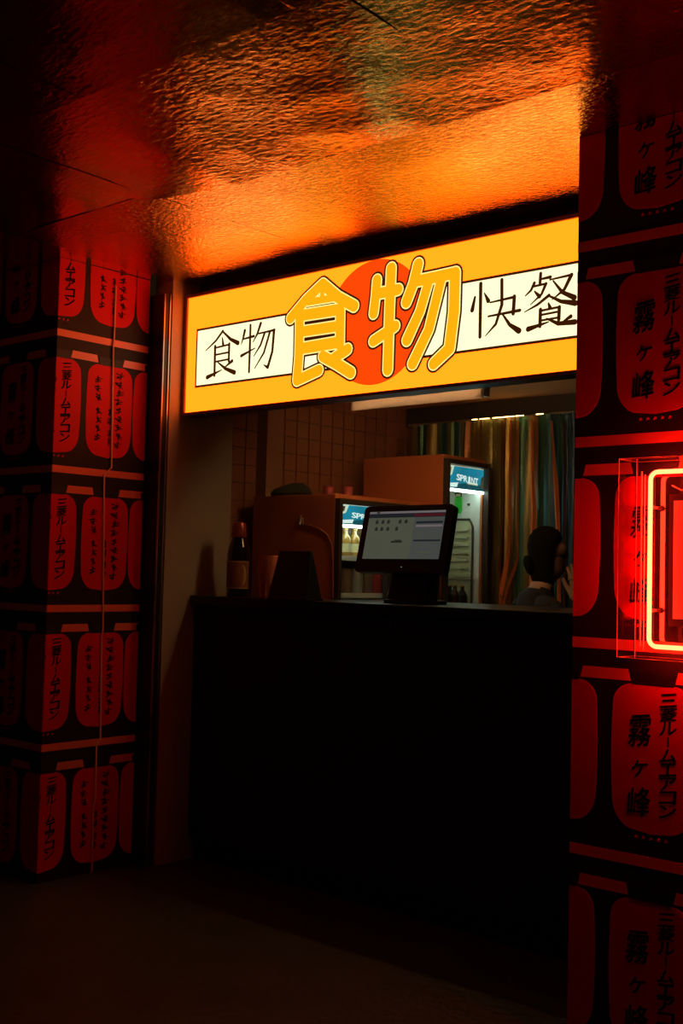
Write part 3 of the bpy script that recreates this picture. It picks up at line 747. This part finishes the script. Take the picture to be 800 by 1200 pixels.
# green sticker on the liner, shaped like a small bottle with a dark cap
gy = yl-0.0125
gp2 = onY(537, 589, gy)
st = MB().prism([(gp2.x+a*.62, gp2.z+b) for a, b in ((-.036,-.040),(-.022,-.058),(.022,-.058),(.036,-.040),(.036,.020),(.030,.030),(-.030,.030),(-.036,.020))], -0.004, 'y', gy+.002).build('bottle_sticker', 'green', c2)
MB().prism([(gp2.x+a*.62, gp2.z+b) for a, b in ((-.026,.030),(.030,.030),(.034,.062),(.010,.068),(-.03,.085),(-.065,.088),(-.072,.062),(-.040,.052))], -0.005, 'y', gy+.002).build('sticker_top', 'frame', st)
MB().prism([(gp2.x+a*.62, gp2.z+b) for a, b in ((-.022,.033),(.022,.033),(.024,.046),(-.024,.046))], -0.006, 'y', gy+.002).build('sticker_band', 'goldlabel', st)

# near, lower cooler
F1 = (3.880, 4.640, 1.657)
c1 = cooler('lower double-door drinks cooler filled with bottles behind the till screen', F1[0], F1[1], F1[2], [(F1[0], 4.254), (4.256, F1[1])])
header(c1, F1[0]+0.024, F1[0]+0.36, 1.522, 1.612, F1[2])
header(c1, F1[0]+0.412, F1[1]-0.024, 1.522, 1.612, F1[2])
for zz in (1.375, 1.205, 0.95, 0.6):
    mb = MB(); mb.box(XB+.03, XF-.05, F1[0]+.04, F1[1]-.04, zz-0.012, zz)
    mb.build('shelf', 'fridge_in', c1)
    MB().box(XF-.052, XF-.045, F1[0]+.04, F1[1]-.04, zz-0.016, zz+0.006).build('shelf_lip', 'fridge_in', c1)
# bottles and cans standing inside the coolers
def put(mesh_parts, name, label, cat, loc, group):
    t = thing(name, label, cat, loc, group)
    for nm, me in mesh_parts: obj(nm, me, t, (0, 0, 0))
    return t
beer = [('glass_body', MB().lathe([(.024, 0), (.026, .004), (.026, .075), (.022, .092), (.011, .108), (.010, .125)], 16).mesh('glass_body', 'amber', True)),
        ('label', MB().lathe([(.0266, .022), (.0266, .062)], 16, caps=False).mesh('label', 'goldlabel', True)),
        ('crown_cap', MB().lathe([(.013, .124), (.013, .131), (.006, .133)], 14).mesh('crown_cap', 'labelgold', True))]
for k in range(10):
    for r in range(2):
        put(beer, 'beer_bottle', 'small amber bottle with pale label in the '+('front row' if r == 0 else 'second row')+' on the lower cooler upper shelf', 'bottle', (XF-.085-.065*r, F1[0]+.075+k*.064, 1.376), 'amber bottles in the lower cooler')
cans = []
for m in ('can', 'cangrey', 'canred'):
    cans.append([('can_body', MB().lathe([(.024, 0), (.031, .006), (.031, .104), (.026, .114), (.026, .116)], 18).mesh('can_body', m, True)),
                 ('lid', MB().lathe([(.025, .116), (.024, .1175), (.006, .1175)], 18).mesh('lid', 'metal', True))])
for k in range(9):
    put(cans[(0, 0, 1, 0, 2, 0, 1, 1, 0)[k]], 'drink_can', {0: 'brown', 1: 'grey', 2: 'red'}[(0, 0, 1, 0, 2, 0, 1, 1, 0)[k]]+' drink can on the lower shelf of the lower cooler', 'can', (XF-.09, F1[0]+.08+k*.073, 1.206), 'cans in the lower cooler')
dark = [('glass_body', MB().lathe([(.027, 0), (.029, .004), (.029, .09), (.024, .108), (.011, .126), (.011, .146)], 16).mesh('glass_body', 'bottle', True)),
        ('crown_cap', MB().lathe([(.013, .145), (.013, .152), (.006, .154)], 14).mesh('crown_cap', 'labelgold', True))]
for k in range(4):
    for r in range(3):
        put(dark, 'dark_bottle', 'dark bottle with gold cap in the '+('front', 'middle', 'back')[r]+' row on the taller cooler wire shelf', 'bottle', (XF-.10-.08*r, F2[0]+.085+k*.066, 1.103), 'dark bottles in the taller cooler')

# hook with cable on the cooler's side, things on its top
hp = onY(353, 611, F1[0])
hk = thing('cable_hook', 'small shiny hook stuck on the side of the lower cooler', 'hook', (hp.x, hp.y, hp.z))
MB().box(hp.x-.012, hp.x+.012, hp.y-.004, hp.y+.001, hp.z-.016, hp.z+.016).build('base_plate', 'metal', hk, bevel=.0015)
MB().tube([(hp.x, hp.y-.003, hp.z+.030), (hp.x, hp.y-.006, hp.z+.016), (hp.x, hp.y-.007, hp.z-.008), (hp.x, hp.y-.012, hp.z-.013), (hp.x, hp.y-.015, hp.z-.003)], .004, 8).build('hook_arm', 'metal', hk, smooth=True)
cp = [onY(x, y, F1[0]-.0026) for x, y in ((355, 614), (365, 616), (375, 620), (383, 626), (388, 636), (390, 660), (390, 700))]
o = MB().tube(cp, .0022, 6).build('cable', mat('brown_cable', (0.45, 0.16, 0.08), 0.5), smooth=True)
tag(o, 'thin cable curving down from the hook on the lower cooler', 'cable')
def on_top(x, y): p = onZ(x, y, F1[2]); return p
cupm = [('cup_body', MB().lathe([(.020, 0), (.026, .055), (.024, .055), (.018, .004)], 16).mesh('cup_body', 'pinkcup', True)),
        ('rim', MB().lathe([(.026, .052), (.028, .056), (.024, .058)], 16, caps=False).mesh('rim', 'pinkcup', True))]
put(cupm, 'cup', 'small pink cup standing on the lower cooler', 'cup', (-3.70, 4.10, F1[2]), 'pink cups on the lower cooler')
put(cupm, 'cup', 'small pink cup standing on the lower cooler', 'cup', (-3.64, 4.17, F1[2]), 'pink cups on the lower cooler')
bag = MB()
prof = [(.012, 0), (.075, .004), (.082, .02), (.070, .045), (.045, .062), (.010, .070)]
bag.lathe(prof, 20, (0, 0, 0)); bag.v = [(x*1.05+.012*math.sin(9*y+4*z), y*1.2+.010*math.sin(14*x), z*(1+.18*math.sin(22*x+15*y))) for x, y, z in bag.v]
o = bag.build('folded_cloth', 'cloth', None, smooth=True); o.location = (-3.87, 4.02, F1[2])
tag(o, 'crumpled dark cloth lying on top of the lower cooler', 'cloth')

# ================================================================ foil fringe curtain
cu = thing('foil_curtain', 'shimmering foil fringe curtain hanging across the back of the stall', 'curtain', (-2.9, 5.14, 0))
MB().tube([(-4.06, 5.165, 2.148), (-1.40, 5.165, 2.148)], 0.008, 8).build('curtain_rail', 'metal', cu, smooth=True)
def strip_mesh(seed, w_=0.052, m='foil_gold'):
    rs = random.Random(seed); n = 26; mb = MB(); vs = []; fs = []
    ph = rs.uniform(0, 6.28); tw = rs.uniform(-.55, .55); a0 = rs.uniform(-.5, .5)
    for k in range(n+1):
        t = k/n; z = -2.11*t
        a = a0+tw*t*2+.25*math.sin(ph+t*5); x = .010*math.sin(ph+t*3.1)*t; y = .014*math.sin(ph*1.7+t*4)*t
        h = w_/2*(1 if t > .02 else .8)
        vs += [(x-h*math.cos(a), y-h*math.sin(a), z), (x, y-.006*math.cos(ph), z), (x+h*math.cos(a), y+h*math.sin(a), z)]
    for k in range(n):
        for q in (0, 1): a = 3*k+q; fs.append((a, a+1, a+4, a+3))
    mb.add(vs, fs); return mb.mesh('foil_strip', m, True)
cols = ('gold', 'olive', 'green', 'teal', 'blue', 'copper')
SM = {c: [strip_mesh(17*i+k, .030+.008*(k % 2), 'foil_'+c) for k in range(4)] for i, c in enumerate(cols)}
rs = random.Random(8)
x = -4.02
def colour_at(x):
    if x < -3.80: return rs.choice(('olive', 'olive', 'gold', 'green'))
    if x < -3.55: return rs.choice(('olive', 'copper', 'green', 'teal', 'gold'))
    if x < -3.32: return rs.choice(('gold', 'copper', 'teal', 'olive'))
    if x < -3.12: return rs.choice(('green', 'teal', 'green', 'olive', 'copper'))
    return rs.choice(('blue', 'teal', 'blue', 'green'))
while x < -1.45:
    c = colour_at(x)
    obj('foil_strip', rs.choice(SM[c]), cu, (x-cu.location.x, 5.150+rs.uniform(-.012, .012)-cu.location.y, 2.145))
    c = colour_at(x)
    obj('foil_strip', rs.choice(SM[c]), cu, (x+.012-cu.location.x, 5.178+rs.uniform(-.01, .006)-cu.location.y, 2.145))
    x += .024
# narrow wedges of turned strips, their warm reflections put into the orange colour
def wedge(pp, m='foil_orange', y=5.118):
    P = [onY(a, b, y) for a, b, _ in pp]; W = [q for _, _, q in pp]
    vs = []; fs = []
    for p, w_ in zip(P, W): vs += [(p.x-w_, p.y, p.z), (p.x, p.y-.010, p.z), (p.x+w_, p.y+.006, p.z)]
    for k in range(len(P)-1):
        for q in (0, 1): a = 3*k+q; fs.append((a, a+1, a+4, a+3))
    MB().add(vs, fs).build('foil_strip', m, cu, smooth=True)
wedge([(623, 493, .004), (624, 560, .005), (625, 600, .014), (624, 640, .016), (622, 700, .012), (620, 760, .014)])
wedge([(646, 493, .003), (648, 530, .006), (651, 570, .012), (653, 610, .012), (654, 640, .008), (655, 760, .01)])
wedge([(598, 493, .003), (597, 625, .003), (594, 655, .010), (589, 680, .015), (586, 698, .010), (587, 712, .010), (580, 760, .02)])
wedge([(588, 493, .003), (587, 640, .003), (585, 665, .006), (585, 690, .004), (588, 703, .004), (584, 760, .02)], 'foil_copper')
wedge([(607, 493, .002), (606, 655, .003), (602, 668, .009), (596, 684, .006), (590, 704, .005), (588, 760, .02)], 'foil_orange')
wedge([(660, 493, .003), (662, 540, .006), (661, 600, .005), (660, 760, .006)], 'foil_copper')

# ================================================================ glowing strip and lamp inside the stall
dl = thing('glow_strip', 'short broken warm glowing strip along the top of the foil curtain', 'lamp', (-3.42, 5.125, 2.142))
la, lb = onY(552, 494, 5.118), onY(642, 491.5, 5.118)
MB().box(la.x, lb.x, 5.118, 5.130, 2.146, 2.153).build('holder', 'black', dl)
for x0, x1 in ((553, 559), (562, 573), (577, 602), (604, 613), (628, 636)):  # broken row of glowing segments along the curtain top
    pa, pb = onY(x0, 493, 5.116), onY(x1, 493, 5.116)
    MB().box(pa.x, pb.x, 5.114, 5.119, 2.1425, 2.1465).build('glow_segment', 'curtain_glow', dl)
# slim batten hung under the stall ceiling: its frosted front lip faces the street, its tube the stall
LYY = 3.775
ta, tz = onY(411, 475, LYY), onY(566, 461, LYY)
lz = (ta.z+tz.z)/2
tb = thing('strip_light', 'slim fluorescent batten hanging just behind and below the sign', 'lamp', ((ta.x+tz.x)/2, LYY+.02, lz))
MB().add([(ta.x, LYY, lz-.022), (tz.x, LYY, lz-.022), (tz.x, LYY, lz+.022), (ta.x, LYY, lz+.022)], [(0, 1, 2, 3)]).build('front_lip', 'tube', tb)
MB().box(ta.x, tz.x, LYY-.002, LYY+.05, lz+.022, lz+.030).build('tray', 'metal', tb)
MB().tube([(ta.x+.012, LYY+.024, lz+.004), (tz.x-.012, LYY+.024, lz+.004)], .009, 14).build('tube', 'bulb', tb, smooth=True)
for x_, s_ in ((ta.x, 1), (tz.x, -1)):
    MB().box(min(x_, x_+s_*.012), max(x_, x_+s_*.012), LYY+.002, LYY+.046, lz-.012, lz+.022).build('end_cap', 'metal', tb)
    MB().box(x_+s_*.08-.004, x_+s_*.08+.004, LYY+.018, LYY+.030, lz+.029, 2.251).build('hanger', 'metal', tb)

# ================================================================ person behind the counter
def skin_mesh(nodes, edges, root, sub=2):
    me = bpy.data.meshes.new('body'); names = list(nodes)
    idx = {n: i for i, n in enumerate(names)}
    me.from_pydata([nodes[n][0] for n in names], [(idx[a], idx[b]) for a, b in edges], [])
    ob = bpy.data.objects.new('body_tmp', me); COL.objects.link(ob)
    md = ob.modifiers.new('skin', 'SKIN'); md.use_smooth_shade = True
    for i, n in enumerate(names):
        sv = me.skin_vertices[0].data[i]; r = nodes[n][1]
        sv.radius = r if isinstance(r, tuple) else (r, r); sv.use_root = (n == root)
    s2 = ob.modifiers.new('sub', 'SUBSURF'); s2.levels = sub; s2.render_levels = sub
    bpy.context.view_layer.update()
    out = bpy.data.meshes.new_from_object(ob.evaluated_get(bpy.context.evaluated_depsgraph_get()))
    bpy.data.objects.remove(ob); bpy.data.meshes.remove(me)
    return out
PX, PY = -2.862, 4.55                    # seat position; the person faces -X and a little towards the counter
N = {}
N['pelvis'] = ((0, 0, .69), (.13, .12)); N['waist'] = ((-.01, 0, .84), (.12, .11)); N['chest'] = ((-.03, 0, 1.02), (.145, .115)); N['upper'] = ((-.04, 0, 1.15), (.13, .095))
N['neckb'] = ((-.055, 0, 1.235), .055); N['neck'] = ((-.075, 0, 1.30), .048)
N['skull0'] = ((-.10, 0, 1.36), (.062, .070)); N['skull1'] = ((-.098, 0, 1.43), (.068, .074)); N['skull2'] = ((-.09, 0, 1.48), (.056, .062))
N['nose'] = ((-.195, 0, 1.405), .012); N['chin'] = ((-.165, 0, 1.325), .026)
Ed = [('pelvis', 'waist'), ('waist', 'chest'), ('chest', 'upper'), ('upper', 'neckb'), ('neckb', 'neck'), ('neck', 'skull0'), ('skull0', 'skull1'), ('skull1', 'skull2'), ('skull1', 'nose'), ('skull0', 'chin')]
for s_, sd_ in ((-1, 'a'), (1, 'b')):
    N['sh'+sd_] = ((-.04, s_*.175, 1.165), .062); N['el'+sd_] = ((-.06, s_*.235, .90), .044); N['wr'+sd_] = ((-.26, s_*.15, .80), .029)
    N['pm'+sd_] = ((-.33, s_*.13, .785), (.022, .036))
    if s_ > 0:                                   # raised hand, chin resting on it
        N['elb'] = ((-.20, .225, .98), .044); N['wrb'] = ((-.20, .115, 1.20), .029); N['pmb'] = ((-.190, .095, 1.27), (.022, .036))
    Ed += [('upper', 'sh'+sd_), ('sh'+sd_, 'el'+sd_), ('el'+sd_, 'wr'+sd_), ('wr'+sd_, 'pm'+sd_)]
    for k, (dy, ln) in enumerate(((-.028, .060), (-.010, .072), (.010, .068), (.027, .052))):
        y = s_*.13+dy; n1, n2 = 'f%s%d1' % (sd_, k), 'f%s%d2' % (sd_, k)
        N[n1] = ((-.365-ln*.3, y, .782), .0095); N[n2] = ((-.365-ln, y, .765), .008)
        Ed += [('pm'+sd_, n1), (n1, n2)]
        if s_ > 0:
            N[n1] = ((-.190+dy, .090, 1.305+ln*.3), .0095); N[n2] = ((-.185+dy, .075, 1.305+ln), .008)
    N['t1'+sd_] = ((-.315, s_*.13-s_*.040, .785), .011); N['t2'+sd_] = ((-.350, s_*.13-s_*.058, .778), .009)
    if s_ > 0: N['t1b'] = ((-.150, .085, 1.265), .011); N['t2b'] = ((-.135, .075, 1.305), .009)
    Ed += [('wr'+sd_, 't1'+sd_), ('t1'+sd_, 't2'+sd_)]
    N['hp'+sd_] = ((-.03, s_*.095, .68), .088); N['kn'+sd_] = ((-.44, s_*.12, .66), .062); N['cf'+sd_] = ((-.42, s_*.12, .50), .056)
    N['an'+sd_] = ((-.37, s_*.12, .245), .038); N['to'+sd_] = ((-.50, s_*.125, .215), .036)
    Ed += [('pelvis', 'hp'+sd_), ('hp'+sd_, 'kn'+sd_), ('kn'+sd_, 'cf'+sd_), ('cf'+sd_, 'an'+sd_), ('an'+sd_, 'to'+sd_)]
PSH = 0.0
pe = thing('person', 'person in dark clothes with pinned-up hair seated behind the counter', 'person', (PX, PY, 0))
bme = skin_mesh(N, Ed, 'pelvis')
for m in ('shirt', 'skin', 'trousers'): bme.materials.append(K[m])
for p in bme.polygons:
    c = p.center
    p.material_index = 1 if (c.z > 1.255 or (c.z > 1.21 and c.x < -.13) or (c.x < -.25 and .74 < c.z < .84 and abs(c.y) < .23 and c.z > .745)) else (2 if c.z < .74 else 0)
    p.use_smooth = True
obj('body', bme, pe, (0, 0, PSH))
hb = MB()                                   # hair: cap over the skull, loose bun behind
hp_ = [(.001, -.20), (.050, -.195), (.070, -.15), (.074, -.10), (.082, -.055), (.090, .0), (.084, .045), (.060, .080), (.028, .096), (.001, .1)]
hb.lathe(hp_, 24, (0, 0, 0), caps=False)
hb.v = [((x*1.08 + .022 + (.035 if (x < -.03 and z < .02) else 0)), y*.98+.004*math.sin(30*z), z) for x, y, z in hb.v]
hb.v = [(x*.88-.002, y*.84, z*.97) for x, y, z in hb.v]
h_ = hb.build('hair', 'hair', pe, smooth=True, loc=(-.098, 0, 1.445+PSH))
bb = MB().lathe([(.001, -.05), (.018, -.040), (.028, -.012), (.029, .012), (.020, .036), (.001, .044)], 18, caps=False)
bb.v = [(x+.006*math.sin(40*z+3*y), y, z+.004*math.sin(60*x)) for x, y, z in bb.v]
bb.build('hair_bun', 'hair', pe, smooth=True, loc=(-.005, 0, 1.36+PSH))
pe.rotation_euler = (0, 0, math.radians(233))
stl = thing('bar_stool', 'black round bar stool under the seated person', 'stool', (PX, PY, 0))
MB().lathe([(.17, .530), (.18, .540), (.18, .565), (.165, .577)], 24, (PX, PY, 0)).build('seat', 'plastic', stl, smooth=True)
for k in range(4):
    a = math.pi/4+k*math.pi/2
    MB().tube([(PX+.12*math.cos(a), PY+.12*math.sin(a), .535), (PX+.19*math.cos(a), PY+.19*math.sin(a), 0)], .012, 8).build('leg', 'metal', stl, smooth=True)
MB().tube([(PX+.168*math.cos(2*math.pi*k/24), PY+.168*math.sin(2*math.pi*k/24), .19) for k in range(24)], .009, 8, closed=True).build('footrest', 'metal', stl, smooth=True)

# tidy helper properties
for o in bpy.data.objects:
    if '_abs' in o: del o['_abs']
